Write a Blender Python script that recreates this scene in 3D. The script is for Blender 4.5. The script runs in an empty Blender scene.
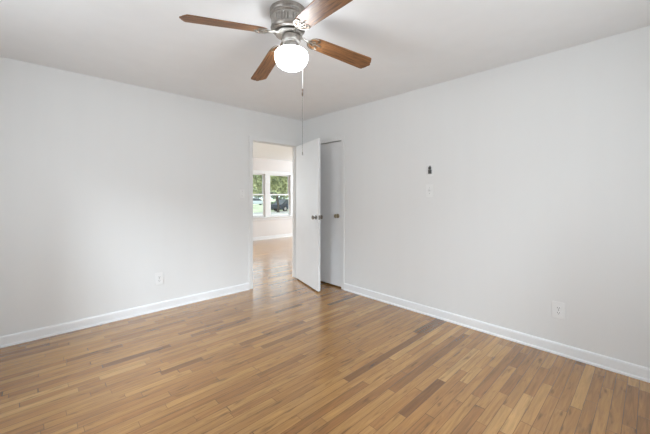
import bpy, bmesh, math, random
from mathutils import Vector, Matrix

S = bpy.context.scene
COL = S.collection
PI = math.pi
R = math.radians

# ------------------------------------------------------------------ camera
CAM = Vector((-3.074, -3.759, 1.276))
AIM = R(46.478)                       # heading of the lens, measured from +x
cam_d = bpy.data.cameras.new('camera')
cam = bpy.data.objects.new('camera', cam_d)
COL.objects.link(cam)
cam.location = CAM
cam.rotation_euler = (R(90), 0, AIM - R(90))
cam_d.sensor_fit = 'HORIZONTAL'
cam_d.sensor_width = 36.0
cam_d.lens = 36.0 * 309.6 / 650.0
cam_d.shift_y = -21.6 / 650.0
cam_d.clip_start = 0.02
cam_d.clip_end = 500
S.camera = cam

# ------------------------------------------------------------------ colour management
S.view_settings.view_transform = 'Standard'
S.view_settings.look = 'None'
S.view_settings.exposure = 0.10
S.view_settings.gamma = 1.0
S.view_settings.use_curve_mapping = False

# ------------------------------------------------------------------ sky and sun
world = bpy.data.worlds.new('sky')
S.world = world
world.use_nodes = True
wn = world.node_tree.nodes
wb = wn['Background']
wb.inputs[0].default_value = (0.80, 0.90, 1.0, 1)
wb.inputs[1].default_value = 2.1

sun_d = bpy.data.lights.new('sun', 'SUN')
sun_d.energy = 1.6
sun_d.angle = R(3)
sun_d.color = (1.0, 0.95, 0.86)
sun = bpy.data.objects.new('sun', sun_d)
COL.objects.link(sun)
sun.rotation_euler = (0, R(38), 0)    # comes in from +x only, along both window walls

# ------------------------------------------------------------------ window daylight and added fill lamps
def area(name, loc, rot, sx, sy, watts, color, spread=150):
    d = bpy.data.lights.new(name, 'AREA')
    d.shape = 'RECTANGLE'
    d.size = sx
    d.size_y = sy
    d.energy = watts
    d.color = color
    d.spread = R(spread)
    o = bpy.data.objects.new(name, d)
    COL.objects.link(o)
    o.location = loc
    o.rotation_euler = rot
    return o

W_LEFT, W_BACK = -3.88, -4.50         # inside faces of the two walls behind the camera
DAY = (0.90, 0.955, 1.0)
SKYC = (0.79, 0.90, 1.0)
# area lights emit along local -z
area('daylight_side_window', (W_LEFT - 0.16, -1.95, 1.45), (0, R(-90), 0), 1.15, 1.5, 18, DAY, 165)
area('daylight_rear_window', (-1.85, W_BACK - 0.16, 1.45), (R(90), 0, 0), 1.5, 1.15, 29, DAY, 165)
area('fill_living_side', (5.06, 2.5, 1.35), (0, R(75), 0), 1.5, 2.0, 115, (0.84, 0.94, 1.0), 165)  # lamp behind an added end-wall window, brightens the living room
area('fill_living_front', (-0.35, 4.10, 1.35), (R(-58), 0, 0), 1.5, 1.3, 46, (0.84, 0.94, 1.0), 130)  # lamp behind an added window, tilted down to brighten the living floor

# added lamp panels standing in for open sky, beaming through each bedroom window
def sky_lamp(name, loc, target, sx, sy, watts, color):
    d = Vector(target) - Vector(loc)
    area(name, loc, d.to_track_quat('-Z', 'Y').to_euler(), sx, sy, watts, color, 120)
sky_lamp('sky_lamp_side', (-8.0, -4.6, 4.2), (-2.0, -0.4, 0.9), 2.2, 2.0, 330, SKYC)
sky_lamp('sky_lamp_rear', (-4.0, -8.8, 4.2), (-0.2, -1.9, 0.9), 2.0, 2.0, 160, SKYC)

# ================================================================== helpers
def mb():
    return bmesh.new()

def add_box(bm, x0, x1, y0, y1, z0, z1, mat=None):
    vs = [bm.verts.new((x, y, z)) for x in (x0, x1) for y in (y0, y1) for z in (z0, z1)]
    if mat is not None:
        for v in vs:
            v.co = mat @ v.co
    for q in ((0, 1, 3, 2), (4, 6, 7, 5), (0, 4, 5, 1), (2, 3, 7, 6), (0, 2, 6, 4), (1, 5, 7, 3)):
        bm.faces.new([vs[i] for i in q])
    return vs

def add_lathe(bm, prof, n=48, mat=None, cap0=True, cap1=True, flute=None):
    """prof: (radius, height) pairs around z."""
    rings = []
    for (r, z) in prof:
        ring = []
        for i in range(n):
            a = 2 * PI * i / n
            rr = r * (1 if flute is None else flute(i, z))
            v = Vector((rr * math.cos(a), rr * math.sin(a), z))
            ring.append(bm.verts.new(mat @ v if mat else v))
        rings.append(ring)
    for a, b in zip(rings, rings[1:]):
        for i in range(n):
            j = (i + 1) % n
            bm.faces.new((a[i], a[j], b[j], b[i]))
    if cap0:
        bm.faces.new(list(reversed(rings[0])))
    if cap1:
        bm.faces.new(rings[-1])

def add_tube(bm, pts, rad, n=10, flat=1.0):
    """swept tube through points; rad number or list; flat squashes it in z."""
    pts = [Vector(p) for p in pts]
    rings = []
    for i, p in enumerate(pts):
        t = (pts[min(i + 1, len(pts) - 1)] - pts[max(i - 1, 0)]).normalized()
        up = Vector((0, 0, 1)) if abs(t.z) < 0.9 else Vector((1, 0, 0))
        s = t.cross(up).normalized()
        u = s.cross(t).normalized()
        r = rad[i] if isinstance(rad, (list, tuple)) else rad
        rings.append([bm.verts.new(p + s * (r * math.cos(2 * PI * k / n)) + u * (r * flat * math.sin(2 * PI * k / n))) for k in range(n)])
    for a, b in zip(rings, rings[1:]):
        for k in range(n):
            j = (k + 1) % n
            bm.faces.new((a[k], a[j], b[j], b[k]))
    bm.faces.new(list(reversed(rings[0])))
    bm.faces.new(rings[-1])

def add_prism(bm, outline, z0, z1, mat=None):
    """extrude a 2-D outline (x, y) from z0 to z1."""
    lo = [bm.verts.new((x, y, z0)) for x, y in outline]
    hi = [bm.verts.new((x, y, z1)) for x, y in outline]
    if mat is not None:
        for v in lo + hi:
            v.co = mat @ v.co
    n = len(outline)
    bm.faces.new(list(reversed(lo)))
    bm.faces.new(hi)
    for i in range(n):
        j = (i + 1) % n
        bm.faces.new((lo[i], lo[j], hi[j], hi[i]))

def add_profile(bm, prof, p0, p1, inward):
    """run a moulding profile (distance off the wall, height) from p0 to p1 on a wall."""
    p0, p1, inward = Vector(p0), Vector(p1), Vector(inward)
    a = [bm.verts.new(p0 + inward * d + Vector((0, 0, h))) for d, h in prof]
    b = [bm.verts.new(p1 + inward * d + Vector((0, 0, h))) for d, h in prof]
    n = len(prof)
    for i in range(n):
        j = (i + 1) % n
        bm.faces.new((a[i], b[i], b[j], a[j]))
    bm.faces.new(a)
    bm.faces.new(list(reversed(b)))

def add_ball(bm, c, r, sz=(1, 1, 1), seg=12, rings=8):
    m = Matrix.Translation(c) @ Matrix.Diagonal((r * sz[0], r * sz[1], r * sz[2], 1))
    bmesh.ops.create_uvsphere(bm, u_segments=seg, v_segments=rings, radius=1.0, matrix=m)

def obj(name, bm, mat, parent=None, smooth=False, bevel=0.0, angle=40):
    bmesh.ops.recalc_face_normals(bm, faces=bm.faces)
    me = bpy.data.meshes.new(name)
    bm.to_mesh(me)
    bm.free()
    me.materials.append(mat)
    if smooth:
        me.shade_smooth()
        me.set_sharp_from_angle(angle=R(angle))
    o = bpy.data.objects.new(name, me)
    COL.objects.link(o)
    if parent is not None:
        o.parent = parent
    if bevel:
        md = o.modifiers.new('bevel', 'BEVEL')
        md.width = bevel
        md.segments = 2
        md.limit_method = 'ANGLE'
    return o

def tag(o, label, cat, group=None, kind=None):
    o['label'] = label
    o['category'] = cat
    if group:
        o['group'] = group
    if kind:
        o['kind'] = kind
    return o

def thing(name, label, cat, loc=(0, 0, 0), rz=0, group=None, kind=None):
    o = bpy.data.objects.new(name, None)
    COL.objects.link(o)
    o.empty_display_size = 0.1
    o.location = loc
    o.rotation_euler = (0, 0, rz)
    return tag(o, label, cat, group, kind)

def struct(name, bm, mat, label, cat, bevel=0.0, smooth=False):
    return tag(obj(name, bm, mat, None, smooth, bevel), label, cat, kind='structure')

# ================================================================== materials
def new_mat(name):
    m = bpy.data.materials.new(name)
    m.use_nodes = True
    nt = m.node_tree
    return m, nt, nt.nodes['Principled BSDF']

def simple(name, col, rough=0.5, metal=0.0, spec=0.5, noise=0.0, nscale=20.0, coat=0.0):
    m, nt, p = new_mat(name)
    p.inputs['Roughness'].default_value = rough
    p.inputs['Metallic'].default_value = metal
    p.inputs['Specular IOR Level'].default_value = spec
    p.inputs['Coat Weight'].default_value = coat
    if noise:
        tc = nt.nodes.new('ShaderNodeTexCoord')
        nz = nt.nodes.new('ShaderNodeTexNoise')
        nz.inputs['Scale'].default_value = nscale
        nz.inputs['Detail'].default_value = 4
        cr = nt.nodes.new('ShaderNodeValToRGB')
        cr.color_ramp.elements[0].position = 0.3
        cr.color_ramp.elements[1].position = 0.7
        cr.color_ramp.elements[0].color = (*[c * (1 - noise) for c in col], 1)
        cr.color_ramp.elements[1].color = (*[min(1, c * (1 + noise)) for c in col], 1)
        nt.links.new(tc.outputs['Object'], nz.inputs['Vector'])
        nt.links.new(nz.outputs['Fac'], cr.inputs['Fac'])
        nt.links.new(cr.outputs['Color'], p.inputs['Base Color'])
    else:
        p.inputs['Base Color'].default_value = (*col, 1)
    return m

def paint(name, col, rough=0.42, spec=0.35, streak=0.012, bump=0.035):
    """satin wall paint with faint vertical roller marks and orange-peel bump."""
    m, nt, p = new_mat(name)
    L = nt.links.new
    tc = nt.nodes.new('ShaderNodeTexCoord')
    mp = nt.nodes.new('ShaderNodeMapping')
    mp.inputs['Scale'].default_value = (4.5, 4.5, 0.35)
    L(tc.outputs['Object'], mp.inputs['Vector'])
    nz = nt.nodes.new('ShaderNodeTexNoise')
    nz.inputs['Scale'].default_value = 1.6
    nz.inputs['Detail'].default_value = 3
    L(mp.outputs['Vector'], nz.inputs['Vector'])
    mr = nt.nodes.new('ShaderNodeMapRange')
    mr.inputs['From Min'].default_value = 0.3
    mr.inputs['From Max'].default_value = 0.7
    mr.inputs['To Min'].default_value = 1 - streak
    mr.inputs['To Max'].default_value = 1.0
    L(nz.outputs['Fac'], mr.inputs['Value'])
    mx = nt.nodes.new('ShaderNodeVectorMath')
    mx.operation = 'SCALE'
    mx.inputs[0].default_value = col
    L(mr.outputs['Result'], mx.inputs['Scale'])
    L(mx.outputs['Vector'], p.inputs['Base Color'])
    rr = nt.nodes.new('ShaderNodeMapRange')
    rr.inputs['To Min'].default_value = rough - 0.06
    rr.inputs['To Max'].default_value = rough + 0.10
    L(nz.outputs['Fac'], rr.inputs['Value'])
    L(rr.outputs['Result'], p.inputs['Roughness'])
    p.inputs['Specular IOR Level'].default_value = spec
    fine = nt.nodes.new('ShaderNodeTexNoise')
    fine.inputs['Scale'].default_value = 140
    fine.inputs['Detail'].default_value = 2
    L(tc.outputs['Object'], fine.inputs['Vector'])
    ad = nt.nodes.new('ShaderNodeMath')
    ad.operation = 'MULTIPLY_ADD'
    ad.inputs[1].default_value = 0.35
    L(fine.outputs['Fac'], ad.inputs[0])
    L(nz.outputs['Fac'], ad.inputs[2])
    bp = nt.nodes.new('ShaderNodeBump')
    bp.inputs['Strength'].default_value = bump
    bp.inputs['Distance'].default_value = 0.01
    L(ad.outputs['Value'], bp.inputs['Height'])
    L(bp.outputs['Normal'], p.inputs['Normal'])
    return m

def strip_floor():
    """2 1/4 inch oak strips running along x, butt joints at random, satin varnish."""
    m, nt, p = new_mat('oak_strip_floor')
    L = nt.links.new
    N = nt.nodes.new

    def math_(op, a, b=None, c=None):
        n = N('ShaderNodeMath')
        n.operation = op
        for i, v in enumerate((a, b, c)):
            if v is None:
                continue
            if isinstance(v, (int, float)):
                n.inputs[i].default_value = v
            else:
                L(v, n.inputs[i])
        return n.outputs[0]

    tc = N('ShaderNodeTexCoord')
    sp = N('ShaderNodeSeparateXYZ')
    L(tc.outputs['Object'], sp.inputs[0])
    x, y = sp.outputs['X'], sp.outputs['Y']
    W = 0.057
    ry = math_('DIVIDE', y, W)
    row = math_('FLOOR', ry)
    fy = math_('FRACT', ry)
    wr = N('ShaderNodeTexWhiteNoise')
    wr.noise_dimensions = '1D'
    L(row, wr.inputs['W'])
    wr2 = N('ShaderNodeTexWhiteNoise')
    wr2.noise_dimensions = '1D'
    L(math_('ADD', row, 371.7), wr2.inputs['W'])
    length = math_('MULTIPLY_ADD', wr.outputs['Value'], 0.48, 0.42)
    sh = math_('MULTIPLY', wr2.outputs['Value'], 7.0)
    # bend the running coordinate so boards in one row differ in length
    wob = N('ShaderNodeTexNoise')
    wob.noise_dimensions = '2D'
    wob.inputs['Scale'].default_value = 0.9
    wob.inputs['Detail'].default_value = 0
    cw = N('ShaderNodeCombineXYZ')
    L(x, cw.inputs[0])
    L(math_('MULTIPLY', row, 5.37), cw.inputs[1])
    L(cw.outputs[0], wob.inputs['Vector'])
    xx = math_('MULTIPLY_ADD', wob.outputs['Fac'], 0.9, x)
    rx = math_('ADD', math_('DIVIDE', xx, length), sh)
    plank = math_('FLOOR', rx)
    fx = math_('FRACT', rx)
    idv = N('ShaderNodeCombineXYZ')
    L(row, idv.inputs[0])
    L(plank, idv.inputs[1])
    wid = N('ShaderNodeTexWhiteNoise')
    wid.noise_dimensions = '3D'
    L(idv.outputs[0], wid.inputs['Vector'])
    tone = N('ShaderNodeValToRGB')
    cr = tone.color_ramp
    cr.interpolation = 'LINEAR'
    stops = [(0.0, FLOOR_C[0]), (0.05, FLOOR_C[1]), (0.22, FLOOR_C[2]), (0.62, FLOOR_C[3]), (0.88, FLOOR_C[4]), (1.0, FLOOR_C[5])]
    cr.elements[0].position = stops[0][0]
    cr.elements[0].color = (*stops[0][1], 1)
    cr.elements[1].position = 1.0
    cr.elements[1].color = (*stops[-1][1], 1)
    for pos, c in stops[1:-1]:
        e = cr.elements.new(pos)
        e.color = (*c, 1)
    L(wid.outputs['Value'], tone.inputs['Fac'])
    # grain
    gv = N('ShaderNodeCombineXYZ')
    L(math_('MULTIPLY_ADD', wid.outputs['Value'], 37.0, x), gv.inputs[0])
    L(math_('MULTIPLY', y, 15.0), gv.inputs[1])
    L(math_('MULTIPLY', wid.outputs['Value'], 91.0), gv.inputs[2])
    g1 = N('ShaderNodeTexNoise')
    g1.inputs['Scale'].default_value = 3.2
    g1.inputs['Detail'].default_value = 5
    g1.inputs['Roughness'].default_value = 0.62
    g1.inputs['Distortion'].default_value = 0.9
    L(gv.outputs[0], g1.inputs['Vector'])
    gr = N('ShaderNodeMapRange')
    gr.inputs['From Min'].default_value = 0.28
    gr.inputs['From Max'].default_value = 0.72
    gr.inputs['To Min'].default_value = 0.66
    gr.inputs['To Max'].default_value = 1.20
    L(g1.outputs['Fac'], gr.inputs['Value'])
    # mineral streaks and knots, sparse
    kv = N('ShaderNodeCombineXYZ')
    L(math_('MULTIPLY_ADD', wid.outputs['Value'], 53.0, math_('MULTIPLY', x, 2.2)), kv.inputs[0])
    L(math_('MULTIPLY', y, 12.0), kv.inputs[1])
    kn = N('ShaderNodeTexNoise')
    kn.inputs['Scale'].default_value = 2.4
    kn.inputs['Detail'].default_value = 2
    L(kv.outputs[0], kn.inputs['Vector'])
    kr = N('ShaderNodeMapRange')
    kr.inputs['From Min'].default_value = 0.61
    kr.inputs['From Max'].default_value = 0.76
    kr.inputs['To Min'].default_value = 1.0
    kr.inputs['To Max'].default_value = 0.42
    L(kn.outputs['Fac'], kr.inputs['Value'])
    # broad wear in the tone
    wv = N('ShaderNodeTexNoise')
    wv.inputs['Scale'].default_value = 0.8
    L(tc.outputs['Object'], wv.inputs['Vector'])
    wvr = N('ShaderNodeMapRange')
    wvr.inputs['From Min'].default_value = 0.3
    wvr.inputs['From Max'].default_value = 0.7
    wvr.inputs['To Min'].default_value = 0.94
    wvr.inputs['To Max'].default_value = 1.06
    L(wv.outputs['Fac'], wvr.inputs['Value'])
    # seams between boards
    ey = math_('MINIMUM', fy, math_('SUBTRACT', 1.0, fy))
    ex = math_('MULTIPLY', math_('MINIMUM', fx, math_('SUBTRACT', 1.0, fx)), math_('DIVIDE', length, W))
    edge = math_('MINIMUM', ey, ex)
    sr = N('ShaderNodeMapRange')
    sr.inputs['From Min'].default_value = 0.008
    sr.inputs['From Max'].default_value = 0.035
    sr.inputs['To Min'].default_value = 0.32
    sr.inputs['To Max'].default_value = 1.0
    L(edge, sr.inputs['Value'])
    k = math_('MULTIPLY', math_('MULTIPLY', gr.outputs['Result'], sr.outputs['Result']), math_('MULTIPLY', kr.outputs['Result'], wvr.outputs['Result']))
    mul = N('ShaderNodeVectorMath')
    mul.operation = 'SCALE'
    L(tone.outputs['Color'], mul.inputs[0])
    L(k, mul.inputs['Scale'])
    L(mul.outputs['Vector'], p.inputs['Base Color'])
    rg = N('ShaderNodeMapRange')
    rg.inputs['To Min'].default_value = 0.17
    rg.inputs['To Max'].default_value = 0.29
    L(g1.outputs['Fac'], rg.inputs['Value'])
    L(rg.outputs['Result'], p.inputs['Roughness'])
    p.inputs['Specular IOR Level'].default_value = 0.6
    p.inputs['Coat Weight'].default_value = 0.55
    p.inputs['Coat Roughness'].default_value = 0.17
    b = N('ShaderNodeBump')
    b.inputs['Strength'].default_value = 0.06
    b.inputs['Distance'].default_value = 0.003
    L(math_('MULTIPLY_ADD', wid.outputs['Value'], 0.25, math_('MULTIPLY_ADD', g1.outputs['Fac'], 0.3, sr.outputs['Result'])), b.inputs['Height'])
    L(b.outputs['Normal'], p.inputs['Normal'])
    return m

def blade_wood():
    m, nt, p = new_mat('walnut_blade')
    L = nt.links.new
    tc = nt.nodes.new('ShaderNodeTexCoord')
    mp = nt.nodes.new('ShaderNodeMapping')
    mp.inputs['Scale'].default_value = (2.2, 34.0, 8.0)
    L(tc.outputs['Object'], mp.inputs['Vector'])
    nz = nt.nodes.new('ShaderNodeTexNoise')
    nz.inputs['Scale'].default_value = 3.0
    nz.inputs['Detail'].default_value = 6
    nz.inputs['Distortion'].default_value = 1.1
    L(mp.outputs['Vector'], nz.inputs['Vector'])
    cr = nt.nodes.new('ShaderNodeValToRGB')
    cr.color_ramp.elements[0].position = 0.30
    cr.color_ramp.elements[0].color = (0.070, 0.028, 0.010, 1)
    cr.color_ramp.elements[1].position = 0.72
    cr.color_ramp.elements[1].color = (0.33, 0.150, 0.053, 1)
    L(nz.outputs['Fac'], cr.inputs['Fac'])
    L(cr.outputs['Color'], p.inputs['Base Color'])
    p.inputs['Roughness'].default_value = 0.50
    p.inputs['Specular IOR Level'].default_value = 0.42
    p.inputs['Coat Weight'].default_value = 0.2
    p.inputs['Coat Roughness'].default_value = 0.4
    return m

def glass_pane():
    m, nt, p = new_mat('window_glass')
    nt.nodes.remove(p)
    out = nt.nodes['Material Output']
    tr = nt.nodes.new('ShaderNodeBsdfTransparent')
    tr.inputs[0].default_value = (0.95, 0.97, 0.96, 1)
    gl = nt.nodes.new('ShaderNodeBsdfGlossy')
    gl.inputs['Roughness'].default_value = 0.02
    fr = nt.nodes.new('ShaderNodeFresnel')
    fr.inputs[0].default_value = 1.45
    mx = nt.nodes.new('ShaderNodeMixShader')
    nt.links.new(fr.outputs[0], mx.inputs[0])
    nt.links.new(tr.outputs[0], mx.inputs[1])
    nt.links.new(gl.outputs[0], mx.inputs[2])
    nt.links.new(mx.outputs[0], out.inputs[0])
    return m

def glowing(name, col, strength):
    m, nt, p = new_mat(name)
    p.inputs['Base Color'].default_value = (*col, 1)
    p.inputs['Emission Color'].default_value = (*col, 1)
    p.inputs['Emission Strength'].default_value = strength
    p.inputs['Roughness'].default_value = 0.25
    return m

def opal(name, col, strength, through):
    m = glowing(name, col, strength)
    nt = m.node_tree
    tr = nt.nodes.new('ShaderNodeBsdfTransparent')
    mx = nt.nodes.new('ShaderNodeMixShader')
    mx.inputs[0].default_value = through
    nt.links.new(nt.nodes['Principled BSDF'].outputs[0], mx.inputs[1])
    nt.links.new(tr.outputs[0], mx.inputs[2])
    nt.links.new(mx.outputs[0], nt.nodes['Material Output'].inputs[0])
    return m

FLOOR_C = [(0.185, 0.080, 0.024), (0.285, 0.130, 0.038), (0.350, 0.168, 0.050), (0.395, 0.198, 0.060), (0.445, 0.232, 0.074), (0.535, 0.300, 0.104)]
M_WALL = paint('wall_paint', (0.80, 0.80, 0.79))
M_CEIL = paint('ceiling_paint', (0.885, 0.895, 0.902), rough=0.75, spec=0.15, streak=0.02, bump=0.03)
M_PINK = paint('living_room_paint', (0.80, 0.762, 0.742), streak=0.02)
M_TRIM = simple('white_trim_paint', (0.86, 0.865, 0.87), 0.32, noise=0.02, nscale=6)
M_FRAME = paint('door_frame_paint', (0.81, 0.81, 0.80), rough=0.36, streak=0.008)
M_DOOR = simple('white_door_paint', (0.80, 0.80, 0.80), 0.60, noise=0.02, nscale=4)
M_FLOOR = strip_floor()
M_NICKEL = simple('brushed_nickel', (0.40, 0.375, 0.345), 0.42, 1.0, noise=0.14, nscale=70)
M_IRON = simple('antique_pewter', (0.30, 0.275, 0.24), 0.33, 1.0, noise=0.2, nscale=80)
M_DARKMETAL = simple('dark_bronze_edge', (0.10, 0.085, 0.07), 0.4, 1.0, noise=0.1, nscale=60)
M_STEEL = simple('aged_steel', (0.24, 0.225, 0.20), 0.30, 1.0, noise=0.12, nscale=50)
M_BRASS = simple('worn_brass', (0.36, 0.31, 0.21), 0.30, 1.0, noise=0.15, nscale=50)
M_BLADE = blade_wood()
M_GLOBE = opal('lit_opal_glass', (0.92, 0.965, 1.0), 3.0, 0.35)
M_GLASS = glass_pane()
M_PLATE = simple('white_plastic', (0.84, 0.84, 0.83), 0.35, noise=0.015, nscale=30)
M_SLOT = simple('dark_slot', (0.05, 0.05, 0.05), 0.6, noise=0.1, nscale=30)
M_GREY = simple('dark_grey_plastic', (0.075, 0.073, 0.070), 0.5, noise=0.15, nscale=80)
M_LGREY = simple('mid_grey_plastic', (0.22, 0.22, 0.22), 0.45, noise=0.1, nscale=80)
M_EXT = simple('exterior_board', (0.6, 0.58, 0.54), 0.8, noise=0.05, nscale=5)
M_GRASS = simple('lawn_grass', (0.52, 0.57, 0.40), 0.9, spec=0.1, noise=0.25, nscale=1.5)
M_ROAD = simple('pale_concrete', (0.62, 0.60, 0.56), 0.85, spec=0.2, noise=0.06, nscale=0.8)
M_BARK = simple('bark', (0.10, 0.085, 0.07), 0.9, spec=0.1, noise=0.4, nscale=8)

# ================================================================== room shell
CEIL, FAR_CEIL = 2.44, 2.335
TH = 0.12
FAR = 3.946                            # room-side face of the living-room window wall
LX0, LX1 = -1.6, 4.9                   # living room, side to side
DX0, DX1, DH = -0.876, -0.092, 2.035   # bedroom doorway
CY0, CY1 = -0.855, -0.145              # closet doorway

bm = mb()
add_box(bm, W_LEFT - TH, LX1 + TH, W_BACK - TH, FAR + 0.09, -0.10, 0.0)
struct('floor', bm, M_FLOOR, 'honey oak strip floor running through both rooms', 'floor')

bm = mb()
add_box(bm, W_LEFT - TH, 0.0 + TH, W_BACK - TH, TH, CEIL, CEIL + 0.12)
struct('ceiling', bm, M_CEIL, 'plain white bedroom ceiling above the fan', 'ceiling')
bm = mb()
add_box(bm, LX0 - TH, LX1 + TH, TH, FAR + 0.09, FAR_CEIL, FAR_CEIL + 0.12)
struct('ceiling_living', bm, M_CEIL, 'bright white ceiling seen through the open doorway', 'ceiling')

def wall_with_hole(bm, axis, a0, a1, c0, c1, z1, holes):
    """wall slab along axis ('x' or 'y'); holes: (lo, hi, z lo, z hi)."""
    def put(l, h, zl, zh):
        if h - l < 1e-4 or zh - zl < 1e-4:
            return
        if axis == 'x':
            add_box(bm, l, h, c0, c1, zl, zh)
        else:
            add_box(bm, c0, c1, l, h, zl, zh)
    cur = a0
    for lo, hi, zl, zh in holes:
        put(cur, lo, 0, z1)
        put(lo, hi, 0, zl)
        put(lo, hi, zh, z1)
        cur = hi
    put(cur, a1, 0, z1)

bm = mb()
wall_with_hole(bm, 'x', W_LEFT - TH, 0.0, 0.0, TH, CEIL, [(DX0, DX1, 0, DH)])
struct('wall_left', bm, M_WALL, 'white wall on the left with the open doorway', 'wall')
bm = mb()
wall_with_hole(bm, 'y', W_BACK - TH, TH, 0.0, TH, CEIL, [(CY0, CY1, 0, DH)])
struct('wall_right', bm, M_WALL, 'long white wall on the right with the grey device', 'wall')
# the two walls behind the camera, with the windows that light the room
WS = (-2.70, -1.20, 0.85, 2.00)
WR = (-2.60, -1.10, 0.85, 2.00)
bm = mb()
wall_with_hole(bm, 'y', W_BACK, 0.0, W_LEFT - TH, W_LEFT, CEIL, [WS])
struct('wall_side', bm, M_WALL, 'white bedroom wall beside the camera holding a window', 'wall')
bm = mb()
wall_with_hole(bm, 'x', W_LEFT - TH, 0.0, W_BACK - TH, W_BACK, CEIL, [WR])
struct('wall_back', bm, M_WALL, 'white bedroom wall behind the camera holding a window', 'wall')
# closet behind its door
bm = mb()
add_box(bm, 0.70, 0.76, -1.0, 0.0, 0, CEIL)
add_box(bm, TH, 0.70, -1.06, -1.0, 0, CEIL)
add_box(bm, TH, 0.76, 0.0, TH, 0, CEIL)
add_box(bm, TH, 0.76, -1.06, TH, CEIL, CEIL + 0.1)
struct('wall_closet', bm, M_WALL, 'closet enclosure behind the closed closet door', 'wall')

# living room beyond
FW = (-1.15, 0.45, 0.655, 1.905)        # added unseen opening that lets a fill lamp reach the floor
WIN = (1.085, 2.765, 0.655, 1.905)     # rough opening of the twin window
bm = mb()
wall_with_hole(bm, 'x', LX0, LX1, FAR, FAR + 0.09, FAR_CEIL, [FW, WIN])
struct('wall_far', bm, M_PINK, 'pinkish beige living room wall around the twin window', 'wall')
bm = mb()
add_box(bm, LX0 - TH, LX0, TH, FAR + 0.09, 0, FAR_CEIL)
struct('wall_living_left', bm, M_PINK, 'living room end wall hidden left of the doorway', 'wall')
bm = mb()
wall_with_hole(bm, 'y', TH, FAR + 0.09, LX1, LX1 + TH, FAR_CEIL, [(1.5, 3.5, 0.55, 2.15)])  # opening added for the unseen end-wall fill lamp
struct('wall_living_right', bm, M_PINK, 'living room end wall hidden right of the doorway', 'wall')
bm = mb()
add_box(bm, 0.76, LX1, 0.0, TH, 0, FAR_CEIL)
struct('wall_living_near', bm, M_PINK, 'living room wall hidden beyond the closet', 'wall')

# ------------------------------------------------------------------ baseboards
BASE = [(0, 0), (0.021, 0), (0.021, 0.010), (0.018, 0.016), (0.013, 0.019), (0.013, 0.078), (0.010, 0.088), (0.004, 0.092), (0, 0.092)]
CW = 0.055                             # casing width
bm = mb()
add_profile(bm, BASE, (W_LEFT, 0, 0), (DX0 - CW, 0, 0), (0, -1, 0))
struct('baseboard_left', bm, M_TRIM, 'white baseboard along the left wall', 'baseboard')
bm = mb()
add_profile(bm, BASE, (0, CY0 - CW, 0), (0, W_BACK, 0), (-1, 0, 0))
struct('baseboard_right', bm, M_TRIM, 'white baseboard along the long right wall', 'baseboard')
bm = mb()
add_profile(bm, BASE, (W_LEFT, W_BACK, 0), (W_LEFT, -0.03, 0), (1, 0, 0))
struct('baseboard_side', bm, M_TRIM, 'white baseboard of the wall beside the camera', 'baseboard')
bm = mb()
add_profile(bm, BASE, (-0.03, W_BACK, 0), (W_LEFT + 0.03, W_BACK, 0), (0, 1, 0))
struct('baseboard_back', bm, M_TRIM, 'white baseboard of the wall behind the camera', 'baseboard')
bm = mb()
add_profile(bm, BASE, (LX0, FAR, 0), (LX1, FAR, 0), (0, -1, 0))
struct('baseboard_far', bm, M_TRIM, 'white baseboard under the twin window in the next room', 'baseboard')

# ------------------------------------------------------------------ door casings and jambs
def casing(name, label, axis, a0, a1, h, w, t, side, depth):
    """flat casing around an opening on the room side plus its jamb lining and stop."""
    root = thing(name, label, 'door frame', kind='structure')
    def box(bm, l, hi, d0, d1, z0, z1):
        if axis == 'x':
            add_box(bm, l, hi, d0, d1, z0, z1)
        else:
            add_box(bm, d0, d1, l, hi, z0, z1)
    bm = mb()
    box(bm, a0 - w, a0 + 0.004, -t, 0, 0, h + w)
    obj('side_casing', bm, M_FRAME, root, bevel=0.003)
    bm = mb()
    box(bm, a1 - 0.004, min(a1 + w, -0.002), -t, 0, 0, h + w)
    obj('side_casing', bm, M_FRAME, root, bevel=0.003)
    bm = mb()
    box(bm, a0 + 0.004, a1 - 0.004, -t, 0, h - 0.004, h + w)
    obj('head_casing', bm, M_FRAME, root, bevel=0.003)
    bm = mb()
    g = 0.002
    box(bm, a0, a0 + 0.004, g, depth - g, 0, h)
    obj('jamb', bm, M_FRAME, root)
    bm = mb()
    box(bm, a1 - 0.004, a1, g, depth - g, 0, h)
    obj('jamb', bm, M_FRAME, root)
    bm = mb()
    box(bm, a0 + 0.004, a1 - 0.004, g, depth - g, h - 0.004, h)
    obj('head_jamb', bm, M_FRAME, root)
    bm = mb()
    box(bm, a0 + 0.004, a0 + 0.014, 0.050, 0.085, 0, h - 0.004)
    obj('door_stop', bm, M_FRAME, root)
    bm = mb()
    box(bm, a1 - 0.014, a1 - 0.004, 0.050, 0.085, 0, h - 0.004)
    obj('door_stop', bm, M_FRAME, root)
    bm = mb()
    box(bm, a0 + 0.014, a1 - 0.014, 0.050, 0.085, h - 0.014, h - 0.004)
    obj('door_stop', bm, M_FRAME, root)
    return root

casing('trim_1', 'white painted casing around the open doorway', 'x', DX0, DX1, DH, CW, 0.011, -1, TH)
casing('trim_2', 'white painted casing around the closed closet door', 'y', CY0, CY1, DH, 0.050, 0.010, -1, TH)

# ------------------------------------------------------------------ doors
KNOB = [(0.0300, 0.0), (0.0305, 0.003), (0.026, 0.007), (0.013, 0.009), (0.0095, 0.014), (0.0095, 0.026),
        (0.014, 0.031), (0.0235, 0.037), (0.0275, 0.045), (0.0265, 0.053), (0.020, 0.059), (0.010, 0.0615), (0.001, 0.062)]

def knob(parent, mat, matrix):
    """rosette, neck and ball of one door knob, turned about its spindle."""
    bm = mb()
    add_lathe(bm, KNOB[:4], 28, matrix, True, True)
    k = obj('rosette', bm, mat, parent, True)
    bm = mb()
    add_lathe(bm, KNOB[3:], 28, matrix, True, True)
    obj('door_knob', bm, mat, parent, True)
    return k

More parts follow.
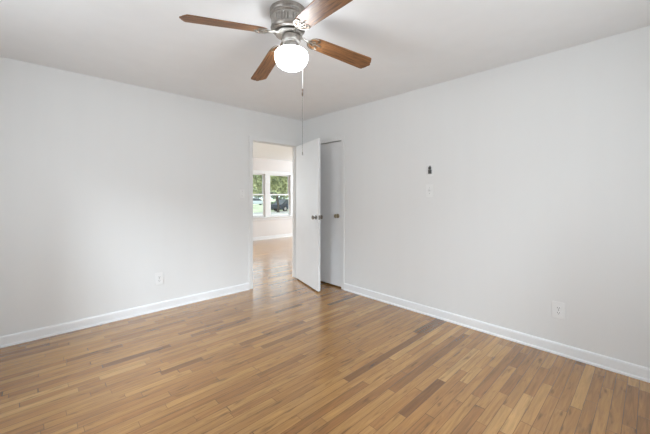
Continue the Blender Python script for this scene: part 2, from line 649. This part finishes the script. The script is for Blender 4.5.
# bedroom door: built closed along -x from the hinge pin, then swung into the room
DW, DT = DX1 - DX0 - 0.012, 0.035
door = thing('door_1', 'white flush bedroom door standing open into the room', 'door', (DX1 - 0.004, -0.028, 0.0), R(73.6), kind='structure')
bm = mb()
add_box(bm, -DW - 0.004, -0.004, 0.004, 0.004 + DT, 0.018, DH - 0.012)
obj('door_panel', bm, M_DOOR, door, bevel=0.002)
kx, kz = -DW + 0.060, 0.985
rot_in = Matrix.Translation((kx, 0.004 + DT, kz)) @ Matrix.Rotation(R(-90), 4, 'X')
rot_out = Matrix.Translation((kx, 0.004, kz)) @ Matrix.Rotation(R(90), 4, 'X')
knob(door, M_STEEL, rot_in)
knob(door, M_STEEL, rot_out)
bm = mb()
add_box(bm, -DW - 0.0052, -DW - 0.0038, 0.010, 0.033, kz - 0.028, kz + 0.028)
obj('latch_plate', bm, M_STEEL, door)
bm = mb()
add_box(bm, -DW - 0.014, -DW - 0.0050, 0.016, 0.027, kz - 0.008, kz + 0.008)
obj('latch_bolt', bm, M_STEEL, door, bevel=0.002)
for hz in (0.24, 1.02, 1.80):
    bm = mb()
    add_lathe(bm, [(0.0055, hz - 0.045), (0.0055, hz + 0.045)], 12)
    add_lathe(bm, [(0.004, hz + 0.045), (0.0062, hz + 0.047), (0.004, hz + 0.053)], 12)
    obj('hinge', bm, M_TRIM, door, True)

closet = thing('door_2', 'white flush closet door closed in the right wall', 'door', (0.0, CY1 - 0.006, 0.0), 0, kind='structure')
cw = CY1 - CY0 - 0.014
bm = mb()
add_box(bm, 0.008, 0.043, -cw, 0.0, 0.022, DH - 0.016)
obj('door_panel', bm, M_DOOR, closet, bevel=0.002)
knob(closet, M_BRASS, Matrix.Translation((0.008, -cw + 0.075, 0.992)) @ Matrix.Rotation(R(-90), 4, 'Y'))

# ------------------------------------------------------------------ twin window of the next room
win = thing('window_1', 'white twin sash window in the far room', 'window', kind='structure')
x0, x1, z0, z1 = WIN
MID0, MID1 = 1.845, 2.005              # mullion between the two sashes
FY0, FY1 = FAR + 0.012, FAR + 0.088      # depth of the frame in the wall
bm = mb()
add_box(bm, x0 - 0.085, x0 + 0.006, FAR - 0.018, FAR, z0, z1 + 0.085)
obj('casing', bm, M_TRIM, win, bevel=0.003)
bm = mb()
add_box(bm, x1 - 0.006, x1 + 0.085, FAR - 0.018, FAR, z0, z1 + 0.085)
obj('casing', bm, M_TRIM, win, bevel=0.003)
bm = mb()
add_box(bm, x0 + 0.006, x1 - 0.006, FAR - 0.018, FAR, z1 - 0.006, z1 + 0.085)
obj('casing', bm, M_TRIM, win, bevel=0.003)
bm = mb()
add_box(bm, MID0, MID1, FAR - 0.014, FY1, z0, z1)
obj('mullion', bm, M_TRIM, win, bevel=0.003)
bm = mb()
add_box(bm, x0 - 0.11, x1 + 0.11, FAR - 0.055, FAR + 0.03, z0 - 0.028, z0)
obj('sill', bm, M_TRIM, win, bevel=0.005)
bm = mb()
add_box(bm, x0 - 0.085, x1 + 0.085, FAR - 0.016, FAR, z0 - 0.095, z0 - 0.028)
obj('apron', bm, M_TRIM, win, bevel=0.003)
for a, b in ((x0, MID0), (MID1, x1)):
    zm = 1.300
    for (zl, zh, yy) in ((zm - 0.02, z1, FY0 + 0.038), (z0 + 0.002, zm + 0.02, FY0 + 0.002)):
        s = 0.042
        bm = mb()
        add_box(bm, a + 0.006, a + 0.006 + s, yy, yy + 0.033, zl, zh)
        add_box(bm, b - 0.006 - s, b - 0.006, yy, yy + 0.033, zl, zh)
        add_box(bm, a + 0.006 + s, b - 0.006 - s, yy, yy + 0.033, zl, zl + (0.04 if zl > 1 else 0.05))
        add_box(bm, a + 0.006 + s, b - 0.006 - s, yy, yy + 0.033, zh - 0.04, zh)
        f = obj('sash', bm, M_TRIM, win, bevel=0.002)
        bm = mb()
        add_box(bm, a + 0.006 + s, b - 0.006 - s, yy + 0.015, yy + 0.019, zl + 0.04, zh - 0.04)
        obj('pane', bm, M_GLASS, f)

# plain frames in the window openings behind the camera and in the added, unseen living-room openings
def frame_in_hole(name, label, axis, lo, hi, zl, zh, c0, c1):
    root = thing(name, label, 'window', kind='structure')
    def piece(n, l, h, za, zb):
        bm = mb()
        if axis == 'x':
            add_box(bm, l, h, c0, c1, za, zb)
        else:
            add_box(bm, c0, c1, l, h, za, zb)
        obj(n, bm, M_TRIM, root, bevel=0.003)
    t = 0.05
    piece('frame_side', lo, lo + t, zl, zh)
    piece('frame_side', hi - t, hi, zl, zh)
    piece('frame_rail', lo + t, hi - t, zl, zl + t)
    piece('frame_rail', lo + t, hi - t, zh - t, zh)
    m = (lo + hi) / 2
    piece('mullion', m - 0.04, m + 0.04, zl + t, zh - t)
    return root
frame_in_hole('window_2', 'white framed bedroom window beside the camera', 'y', *WS, W_LEFT - 0.09, W_LEFT - 0.03)
frame_in_hole('window_3', 'white framed bedroom window behind the camera', 'x', *WR, W_BACK - 0.09, W_BACK - 0.03)
frame_in_hole('added_window_4', 'added white framed window hidden at the living room end', 'y', 1.5, 3.5, 0.55, 2.15, LX1 + 0.03, LX1 + 0.09)

frame_in_hole('added_window_5', 'added white framed front window hidden left of the doorway', 'x', *FW, FAR + 0.02, FAR + 0.08)

# ================================================================== ceiling fan
FX, FYY = -1.893, -2.185
fan = thing('ceiling_fan', 'four-blade wood and nickel ceiling fan with its light on', 'ceiling fan', (FX, FYY, CEIL))

# canopy: two stepped rings against the ceiling
HEAD = Matrix.Translation(Vector((math.sin(AIM), -math.cos(AIM), 0)) * -0.006)
bm = mb()
add_lathe(bm, [(0.112, 0.0), (0.114, -0.006), (0.114, -0.018), (0.109, -0.023), (0.107, -0.026), (0.110, -0.030),
               (0.112, -0.035), (0.112, -0.043), (0.106, -0.049)], 64, HEAD)
obj('canopy_ring', bm, M_NICKEL, fan, True)
# motor drum with vertical vent slots
def fl(i, z):
    return 1.0 - (0.05 if (i % 4 == 1 and (i // 4) % 6 != 0 and -0.100 < z < -0.062) else 0.0)
bm = mb()
add_lathe(bm, [(0.105, -0.049), (0.105, -0.060), (0.1045, -0.0625), (0.1035, -0.0995), (0.104, -0.102), (0.107, -0.107),
               (0.1085, -0.114), (0.106, -0.123), (0.098, -0.131), (0.084, -0.138), (0.070, -0.142), (0.060, -0.144)], 144, HEAD, True, True, fl)
obj('motor_housing', bm, M_NICKEL, fan, True, angle=30)
# rotor plate carrying the irons
bm = mb()
add_lathe(bm, [(0.062, -0.144), (0.084, -0.146), (0.086, -0.150), (0.084, -0.155), (0.060, -0.157)], 48)
obj('rotor_plate', bm, M_NICKEL, fan, True)
KIT = Matrix.Translation(Vector((math.sin(AIM), -math.cos(AIM), 0)) * 0.015)
# switch housing and light fitter
bm = mb()
add_lathe(bm, [(0.050, -0.157), (0.056, -0.160), (0.058, -0.166), (0.058, -0.192), (0.054, -0.198), (0.042, -0.201), (0.039, -0.204)], 48, KIT)
sw = obj('switch_housing', bm, M_NICKEL, fan, True)
for k in range(3):
    bm = mb()
    a = R(-100 + 120 * k)
    add_ball(bm, KIT @ Vector((0.0585 * math.cos(a), 0.0585 * math.sin(a), -0.180)), 0.005, seg=10, rings=6)
    obj('screw', bm, M_STEEL, sw, True)
bm = mb()
add_lathe(bm, [(0.039, -0.204), (0.041, -0.210), (0.047, -0.214), (0.050, -0.219), (0.050, -0.236), (0.047, -0.240)], 48, KIT)
obj('light_fitter', bm, M_NICKEL, fan, True)
# opal schoolhouse globe
gp = []
zc = -0.290
gp = [(0.045, -0.238), (0.047, -0.241), (0.060, -0.244), (0.078, -0.249), (0.092, -0.257), (0.101, -0.268), (0.105, -0.281),
      (0.1055, -0.293), (0.103, -0.309), (0.097, -0.325), (0.087, -0.341), (0.073, -0.354), (0.056, -0.364), (0.036, -0.371), (0.016, -0.374), (0.001, -0.375)]
bm = mb()
add_lathe(bm, gp, 56, KIT)
g = obj('lamp_globe', bm, M_GLOBE, fan, True, angle=60)
g['label'] = 'glowing white opal glass globe'

bulb_d = bpy.data.lights.new('bulb', 'POINT')
bulb_d.energy = 10.5
bulb_d.shadow_soft_size = 0.04
bulb_d.color = (0.92, 0.965, 1.0)
bulb = bpy.data.objects.new('bulb', bulb_d)
COL.objects.link(bulb)
bulb.parent = fan
bulb.location = KIT @ Vector((0, 0, -0.29))

# irons and blades
PITCH = R(12)
def outline_blade():
    L0, L1 = 0.142, 0.632
    w0, w1 = 0.052, 0.066
    pts = [(L0 + 0.012, -0.034), (L0 + 0.026, -0.045), (L0 + 0.044, -w0 + 0.001), (L0 + 0.07, -w0 - 0.002)]
    pts += [(L1 - 0.045, -w1), (L1 - 0.032, -w1 + 0.003), (L1 - 0.012, -0.030), (L1 - 0.010, -0.018), (L1 - 0.002, -0.008), (L1, 0)]
    up = [(x, -y) for x, y in reversed(pts[:-1])]
    root = [(L0 + 0.004, 0.022), (L0, 0.0), (L0 + 0.004, -0.022)]
    return pts + up + root

def iron_arm(bm):
    # neck from the rotor plate, dropping and flattening into the bracket
    add_tube(bm, [(0.074, 0, -0.152), (0.098, 0, -0.153), (0.110, 0, -0.156), (0.124, 0, -0.162), (0.140, 0, -0.1665)],
             [0.012, 0.0095, 0.0085, 0.0095, 0.011], 10, 0.55)

def curl(cx, cy, r0, r1, a0, a1, n=16):
    return [(cx + (r0 + (r1 - r0) * k / n) * math.cos(a0 + (a1 - a0) * k / n), cy + (r0 + (r1 - r0) * k / n) * math.sin(a0 + (a1 - a0) * k / n)) for k in range(n + 1)]

for k in range(4):
    az = R((165.2, 77.2, -15.0, -101.8)[k])
    # blade frame: along local x, pitched about it, drooping slightly outward
    arm = None
    bm = mb()
    iron_arm(bm)
    arm = obj('blade_iron', bm, M_IRON, fan, True)
    arm.rotation_euler = (0, 0, az)
    droop = Matrix.Translation((0.168, 0, -0.161)) @ Matrix.Rotation(R((6.2, 9.8, 6.4, 6.4)[k]), 4, 'Y') @ Matrix.Rotation(PITCH, 4, 'X').inverted() @ Matrix.Translation((-0.168, 0, 0))
    # scrolled bracket under the blade root
    bm = mb()
    zb = -0.0085
    def P(pts):
        return [droop @ Vector((x - 0.026, y, zb)) for x, y in pts]
    for s in (-1, 1):
        outer = [(0.158, 0), (0.163, s * 0.016), (0.172, s * 0.034), (0.190, s * 0.046), (0.212, s * 0.048), (0.228, s * 0.040), (0.233, s * 0.029), (0.226, s * 0.022), (0.217, s * 0.026)]
        add_tube(bm, P(outer), [0.006, 0.0050, 0.0045, 0.0042, 0.004, 0.0038, 0.0036, 0.0036, 0.0042], 8, 0.7)
        inner = [(0.165, 0), (0.180, s * 0.010), (0.192, s * 0.019), (0.204, s * 0.019), (0.209, s * 0.011), (0.203, s * 0.006)]
        add_tube(bm, P(inner), [0.005, 0.004, 0.0038, 0.0035, 0.0034, 0.0038], 8, 0.7)
    add_tube(bm, P([(0.155, 0), (0.185, 0), (0.215, 0), (0.240, 0), (0.258, 0)]), [0.008, 0.005, 0.0045, 0.0055, 0.002], 8, 0.7)
    br = obj('scroll_bracket', bm, M_IRON, arm, True)
    bm = mb()
    for px, py in ((0.221, 0.026), (0.221, -0.026), (0.240, 0.0)):
        c = droop @ Vector((px - 0.026, py, zb - 0.004))
        add_ball(bm, c, 0.0055, (1, 1, 0.6), 10, 6)
    obj('screw_heads', bm, M_STEEL, arm, True)
    # the blade itself
    bm = mb()
    add_prism(bm, outline_blade(), -0.0045, 0.0015)
    b = obj('fan_blade', bm, M_BLADE, fan, bevel=0.0012)
    b.matrix_local = Matrix.Rotation(az, 4, 'Z') @ droop

# pull chain: out of the switch housing, then straight down
rt = Vector((math.sin(AIM), -math.cos(AIM), 0))
fw = Vector((math.cos(AIM), math.sin(AIM), 0))
cd = (rt * 0.079 + fw * 0.090)
cu = cd.normalized()
bm = mb()
add_tube(bm, [cu * 0.056 + Vector((0, 0, -0.178)), cu * 0.066 + Vector((0, 0, -0.178)), cu * 0.074 + Vector((0, 0, -0.182))], 0.0045, 10)
obj('chain_outlet', bm, M_NICKEL, fan, True)
def beads(bm, z0, z1, step, r):
    n = int((z0 - z1) / step)
    for i in range(n + 1):
        add_ball(bm, cd + Vector((0, 0, z0 - i * step)), r, seg=6, rings=4)
    add_tube(bm, [cd + Vector((0, 0, z0)), cd + Vector((0, 0, z1))], r * 0.45, 6)
bm = mb()
sl = [cu * (0.072 + (cd.length - 0.072) * t) + Vector((0, 0, -0.181 - 0.06 * t * t)) for t in (0, .2, .4, .6, .8, 1)]
add_tube(bm, sl, 0.0012, 6)
beads(bm, -0.240, -0.462, 0.006, 0.0017)
ch = obj('pull_chain', bm, simple('white_bead_chain', (0.78, 0.77, 0.75), 0.35, 0.0, noise=0.05, nscale=60), fan, True)
bm = mb()
add_lathe(bm, [(0.0015, -0.458), (0.004, -0.462), (0.0045, -0.470), (0.0030, -0.480), (0.0052, -0.488), (0.0052, -0.500), (0.003, -0.508), (0.0015, -0.511)], 14, Matrix.Translation(cd))
obj('chain_connector', bm, simple('brown_fob', (0.10, 0.07, 0.05), 0.4, noise=0.2, nscale=60), ch, True)
bm = mb()
beads(bm, -0.512, -0.880, 0.006, 0.0020)
add_lathe(bm, [(0.0015, -0.876), (0.0042, -0.880), (0.0042, -0.896), (0.0015, -0.900)], 12, Matrix.Translation(cd))
obj('chain_extension', bm, simple('tarnished_bead_chain', (0.26, 0.24, 0.22), 0.4, 0.6, noise=0.1, nscale=60), ch, True)

# ================================================================== wall plates
def on_wall(wall, a, z):
    """matrix with local x along the wall, y out of it into the room, z up."""
    if wall == 'left':
        return Matrix.Translation((a, 0, z)) @ Matrix.Rotation(PI, 4, 'Z')
    return Matrix.Translation((0, a, z)) @ Matrix.Rotation(R(90), 4, 'Z')

def plate_body(w, h, t=0.006):
    bm = mb()
    add_box(bm, -w / 2, w / 2, 0.0, t, -h / 2, h / 2)
    return bm

def outlet(label, wall, a, z, w, h):
    root = thing('wall_outlet', label, 'outlet')
    root.matrix_world = on_wall(wall, a, z)
    obj('cover_plate', plate_body(w, h), M_PLATE, root, bevel=0.003)
    for s in (1, -1):
        bm = mb()
        ol = []
        for q in range(24):
            t = 2 * PI * q / 24
            ol.append((0.0172 * math.cos(t), max(-0.0135, min(0.0135, 0.0172 * math.sin(t)))))
        add_prism(bm, ol, 0.0, 0.0085, Matrix.Translation((0, 0, s * 0.0195)) @ Matrix.Rotation(R(-90), 4, 'X'))
        rc = obj('receptacle', bm, M_PLATE, root, bevel=0.0008)
        for dx, hh in ((-0.0065, 0.0045), (0.0065, 0.0055)):
            bm = mb()
            add_box(bm, dx - 0.0013, dx + 0.0013, 0.0080, 0.0089, s * 0.0195 + 0.002 - hh, s * 0.0195 + 0.002 + hh)
            obj('slot', bm, M_SLOT, rc)
        bm = mb()
        add_lathe(bm, [(0.0028, 0.0080), (0.0028, 0.0089)], 12, Matrix.Translation((0, 0, s * 0.0195 - 0.0085)) @ Matrix.Rotation(R(-90), 4, 'X'))
        obj('ground_hole', bm, M_SLOT, rc)
    bm = mb()
    add_ball(bm, Vector((0, 0.006, 0)), 0.0032, (1, 0.5, 1), 10, 6)
    obj('screw', bm, M_STEEL, root, True)
    return root

outlet('white duplex outlet low on the left wall', 'left', -2.042, 0.353, 0.086, 0.134)
outlet('white duplex outlet low on the right wall', 'right', -3.248, 0.354, 0.088, 0.134)

def switch(label, wall, a, z, w, h):
    root = thing('light_switch', label, 'light switch')
    root.matrix_world = on_wall(wall, a, z)
    obj('cover_plate', plate_body(w, h), M_PLATE, root, bevel=0.003)
    bm = mb()
    add_box(bm, -0.0055, 0.0055, 0.0055, 0.0075, -0.0125, 0.0125)
    obj('toggle_surround', bm, M_PLATE, root, bevel=0.0008)
    bm = mb()
    add_box(bm, -0.0042, 0.0042, 0.0, 0.016, -0.006, 0.006, Matrix.Translation((0, 0.006, 0.002)) @ Matrix.Rotation(R(28), 4, 'X'))
    obj('toggle', bm, M_PLATE, root, bevel=0.001)
    for s in (1, -1):
        bm = mb()
        add_ball(bm, Vector((0, 0.006, s * 0.030)), 0.0032, (1, 0.5, 1), 10, 6)
        obj('screw', bm, M_STEEL, root, True)
    return root

switch('white toggle switch beside the open doorway on the left wall', 'left', -1.030, 1.300, 0.072, 0.116)
switch('white toggle switch plate under the dark device on the right wall', 'right', -2.141, 1.325, 0.086, 0.134)

# dark wall-mounted control with a light backplate, above the right-hand switch
ctl = thing('wall_control', 'small dark grey control on a pale plate above the right wall switch', 'wall control')
ctl.matrix_world = on_wall('right', -2.146, 1.545)
obj('back_plate', plate_body(0.072, 0.128, 0.003), M_PLATE, ctl, bevel=0.0015)
bm = mb()
add_box(bm, -0.017, 0.017, 0.003, 0.018, -0.040, 0.004)
obj('holder', bm, M_GREY, ctl, bevel=0.003)
bm = mb()
add_box(bm, -0.014, 0.014, 0.004, 0.021, 0.006, 0.034)
obj('body', bm, M_GREY, ctl, bevel=0.004)
bm = mb()
add_box(bm, -0.007, 0.007, 0.004, 0.014, 0.034, 0.046)
obj('tab', bm, M_LGREY, ctl, bevel=0.002)
bm = mb()
add_box(bm, -0.010, 0.010, 0.0175, 0.0195, -0.006, 0.000)
obj('button', bm, M_LGREY, ctl, bevel=0.0008)

# ================================================================== outside the far window
GZ = -0.72
bm = mb()
add_box(bm, -70, 130, FAR + 0.16, 160, GZ - 0.2, GZ)
struct('ground', bm, M_GRASS, 'green lawn outside the far window', 'lawn')
bm = mb()
add_box(bm, -70, 130, 17.5, 27.5, GZ, GZ + 0.03)
struct('street', bm, M_ROAD, 'pale street crossing beyond the lawn outside the window', 'street')

def at(u, D):
    """ground point seen at column u of the view, D metres ahead of the lens."""
    p = CAM + (fw + rt * ((u - 325) / 309.6)) * D
    return Vector((p.x, p.y, GZ))

def leaf_mat(name, a, b):
    m, nt, p = new_mat(name)
    tc = nt.nodes.new('ShaderNodeTexCoord')
    nz = nt.nodes.new('ShaderNodeTexNoise')
    nz.inputs['Scale'].default_value = 1.3
    nz.inputs['Detail'].default_value = 3
    cr = nt.nodes.new('ShaderNodeValToRGB')
    cr.color_ramp.elements[0].position = 0.35
    cr.color_ramp.elements[1].position = 0.65
    cr.color_ramp.elements[0].color = (*a, 1)
    cr.color_ramp.elements[1].color = (*b, 1)
    nt.links.new(tc.outputs['Object'], nz.inputs['Vector'])
    nt.links.new(nz.outputs['Fac'], cr.inputs['Fac'])
    nt.links.new(cr.outputs['Color'], p.inputs['Base Color'])
    p.inputs['Roughness'].default_value = 0.7
    p.inputs['Specular IOR Level'].default_value = 0.2
    return m
M_LEAF1 = leaf_mat('yellow_green_leaves', (0.26, 0.30, 0.15), (0.60, 0.61, 0.32))
M_LEAF2 = leaf_mat('green_leaves', (0.18, 0.24, 0.17), (0.40, 0.46, 0.34))
M_HEDGE = leaf_mat('hedge_leaves', (0.06, 0.11, 0.05), (0.12, 0.19, 0.09))

def leaves(bm, rnd, blobs, n, size):
    """n small folded leaf clumps scattered through ellipsoid blobs (centre, radii)."""
    vol = [b[1][0] * b[1][1] * b[1][2] for b in blobs]
    for _ in range(n):
        c, r = rnd.choices(blobs, vol)[0]
        while True:
            d = Vector((rnd.uniform(-1, 1), rnd.uniform(-1, 1), rnd.uniform(-1, 1)))
            if 0.25 < d.length < 1:
                break
        p = Vector(c) + Vector((d.x * r[0], d.y * r[1], d.z * r[2]))
        s = size * rnd.uniform(0.6, 1.3)
        m = Matrix.Translation(p) @ Matrix.Rotation(rnd.uniform(0, 2 * PI), 4, Vector((rnd.uniform(-1, 1), rnd.uniform(-1, 1), rnd.uniform(-1, 1))).normalized())
        q = [m @ Vector(v) for v in ((-s, 0, 0), (0, -s * 0.5, s * 0.15), (s, 0, 0), (0, s * 0.5, s * 0.15))]
        a, b, c2, d2 = [bm.verts.new(v) for v in q]
        bm.faces.new((a, b, c2))
        bm.faces.new((a, c2, d2))

def tree(label, base, trunk_h, trunk_r, blobs, n, size, leaf, seed):
    rnd = random.Random(seed)
    root = thing('tree', label, 'tree', base, group='trees outside the far window')
    bm = mb()
    add_tube(bm, [(0, 0, -0.1), (0.05, 0, trunk_h * 0.35), (-0.05, 0.05, trunk_h * 0.7), (0, 0, trunk_h)],
             [trunk_r * 1.35, trunk_r, trunk_r * 0.9, trunk_r * 0.7], 12)
    for c, r in blobs[:7]:
        c = Vector(c)
        add_tube(bm, [(0, 0, trunk_h * 0.93), Vector((0, 0, trunk_h)) * 0.5 + c * 0.5 + Vector((0, 0, -0.3)), c],
                 [trunk_r * 0.55, trunk_r * 0.35, trunk_r * 0.12], 8)
    obj('trunk', bm, M_BARK, root, True)
    bm = mb()
    leaves(bm, rnd, blobs, n, size)
    obj('foliage', bm, leaf, root)
    return root

tree('yellow-green tree filling the right window pane', at(278, 36), 2.2, 0.13,
     [((0, 0, 4.4), (3.4, 2.4, 2.0)), ((-2.4, 0.6, 3.1), (2.0, 1.5, 1.2)), ((2.2, -0.6, 3.2), (2.0, 1.6, 1.2)), ((0.2, -1.0, 2.7), (2.0, 1.0, 0.9)), ((0, 0.5, 5.8), (2.4, 1.8, 1.2))],
     5600, 0.20, M_LEAF1, 3)
tree('darker green tree filling the left window pane', at(250, 50), 2.4, 0.18,
     [((0, 0, 5.0), (3.4, 3.0, 2.4)), ((-2.2, 0, 3.2), (2.4, 2.0, 1.4)), ((1.6, 0.5, 3.2), (2.0, 1.8, 1.4)), ((0, -1.0, 2.8), (1.8, 1.2, 0.9))],
     4200, 0.23, M_LEAF2, 8)
tree('tall green tree standing behind the yellow-green one', at(277, 85), 3.0, 0.35,
     [((0, 0, 8.0), (7.5, 4, 5.5)), ((-6.2, 0, 5.2), (5.0, 3, 4.0)), ((6.2, 0, 5.2), (5.0, 3, 4.0)), ((0, -1, 3.0), (7.0, 2.0, 2.0))],
     6000, 0.55, M_LEAF2, 12)

# clipped hedge along the far side of the street
hd = thing('hedge', 'low dark hedge beyond the street outside the window', 'hedge', at(280, 43))
rnd = random.Random(4)
bm = mb()
leaves(bm, rnd, [((x * 0.9, 0.25 * math.sin(x), 0.55), (0.85, 0.6, 0.6)) for x in range(-2, 4)], 3200, 0.11)
obj('foliage', bm, M_HEDGE, hd)
for x in range(-2, 4):
    bm = mb()
    add_tube(bm, [(x * 0.9, 0, -0.05), (x * 0.9 + 0.1, 0, 0.4), (x * 0.9, 0.1, 0.8)], 0.03, 6)
    obj('stem', bm, M_BARK, hd, True)

M_TYRE = simple('tyre', (0.02, 0.02, 0.02), 0.8, noise=0.1, nscale=20)
M_CARGLASS = simple('car_glass', (0.05, 0.07, 0.08), 0.08, noise=0.05, nscale=3)
def car(label, base, rz, paint_m):
    root = thing('car', label, 'car', base, rz, group='cars outside the far window')
    low = [(-2.15, 0.30), (2.15, 0.30), (2.2, 0.55), (2.1, 0.78), (1.05, 0.92), (-1.75, 0.95), (-2.15, 0.85), (-2.2, 0.5)]
    cab = [(-1.75, 0.94), (1.05, 0.91), (0.35, 1.42), (-1.05, 1.46)]
    rx = Matrix.Rotation(R(90), 4, 'X')
    bm = mb()
    add_prism(bm, low, -0.88, 0.88, rx)
    obj('body', bm, paint_m, root, bevel=0.06)
    bm = mb()
    add_prism(bm, cab, -0.76, 0.76, rx)
    obj('cabin_glass', bm, M_CARGLASS, root, bevel=0.05)
    bm = mb()
    add_prism(bm, [(-1.08, 1.44), (0.38, 1.40), (0.28, 1.49), (-1.0, 1.52)], -0.74, 0.74, rx)
    obj('roof', bm, paint_m, root, bevel=0.03)
    for wx in (-1.35, 1.35):
        for s in (-1, 1):
            bm = mb()
            add_lathe(bm, [(0.20, -0.1), (0.32, -0.1), (0.34, -0.06), (0.34, 0.06), (0.32, 0.1), (0.20, 0.1)], 24, Matrix.Translation((wx, s * 0.82, 0.34)) @ Matrix.Rotation(R(90), 4, 'X'))
            w = obj('wheel', bm, M_TYRE, root, True)
            bm = mb()
            add_lathe(bm, [(0.19, 0.07), (0.19, 0.105), (0.05, 0.115)], 18, Matrix.Translation((wx, s * 0.82, 0.34)) @ Matrix.Rotation(R(-90 * s), 4, 'X'))
            obj('hubcap', bm, M_NICKEL, w, True)
    return root
car('dark blue car seen low in the right window pane', at(288, 40), R(8), simple('dark_blue_car_paint', (0.030, 0.048, 0.070), 0.45, spec=0.25, noise=0.03, nscale=2))
car('pale silver car seen in the left window pane', at(256, 62), R(-6), simple('silver_car_paint', (0.62, 0.66, 0.72), 0.3, noise=0.02, nscale=2, coat=0.5))
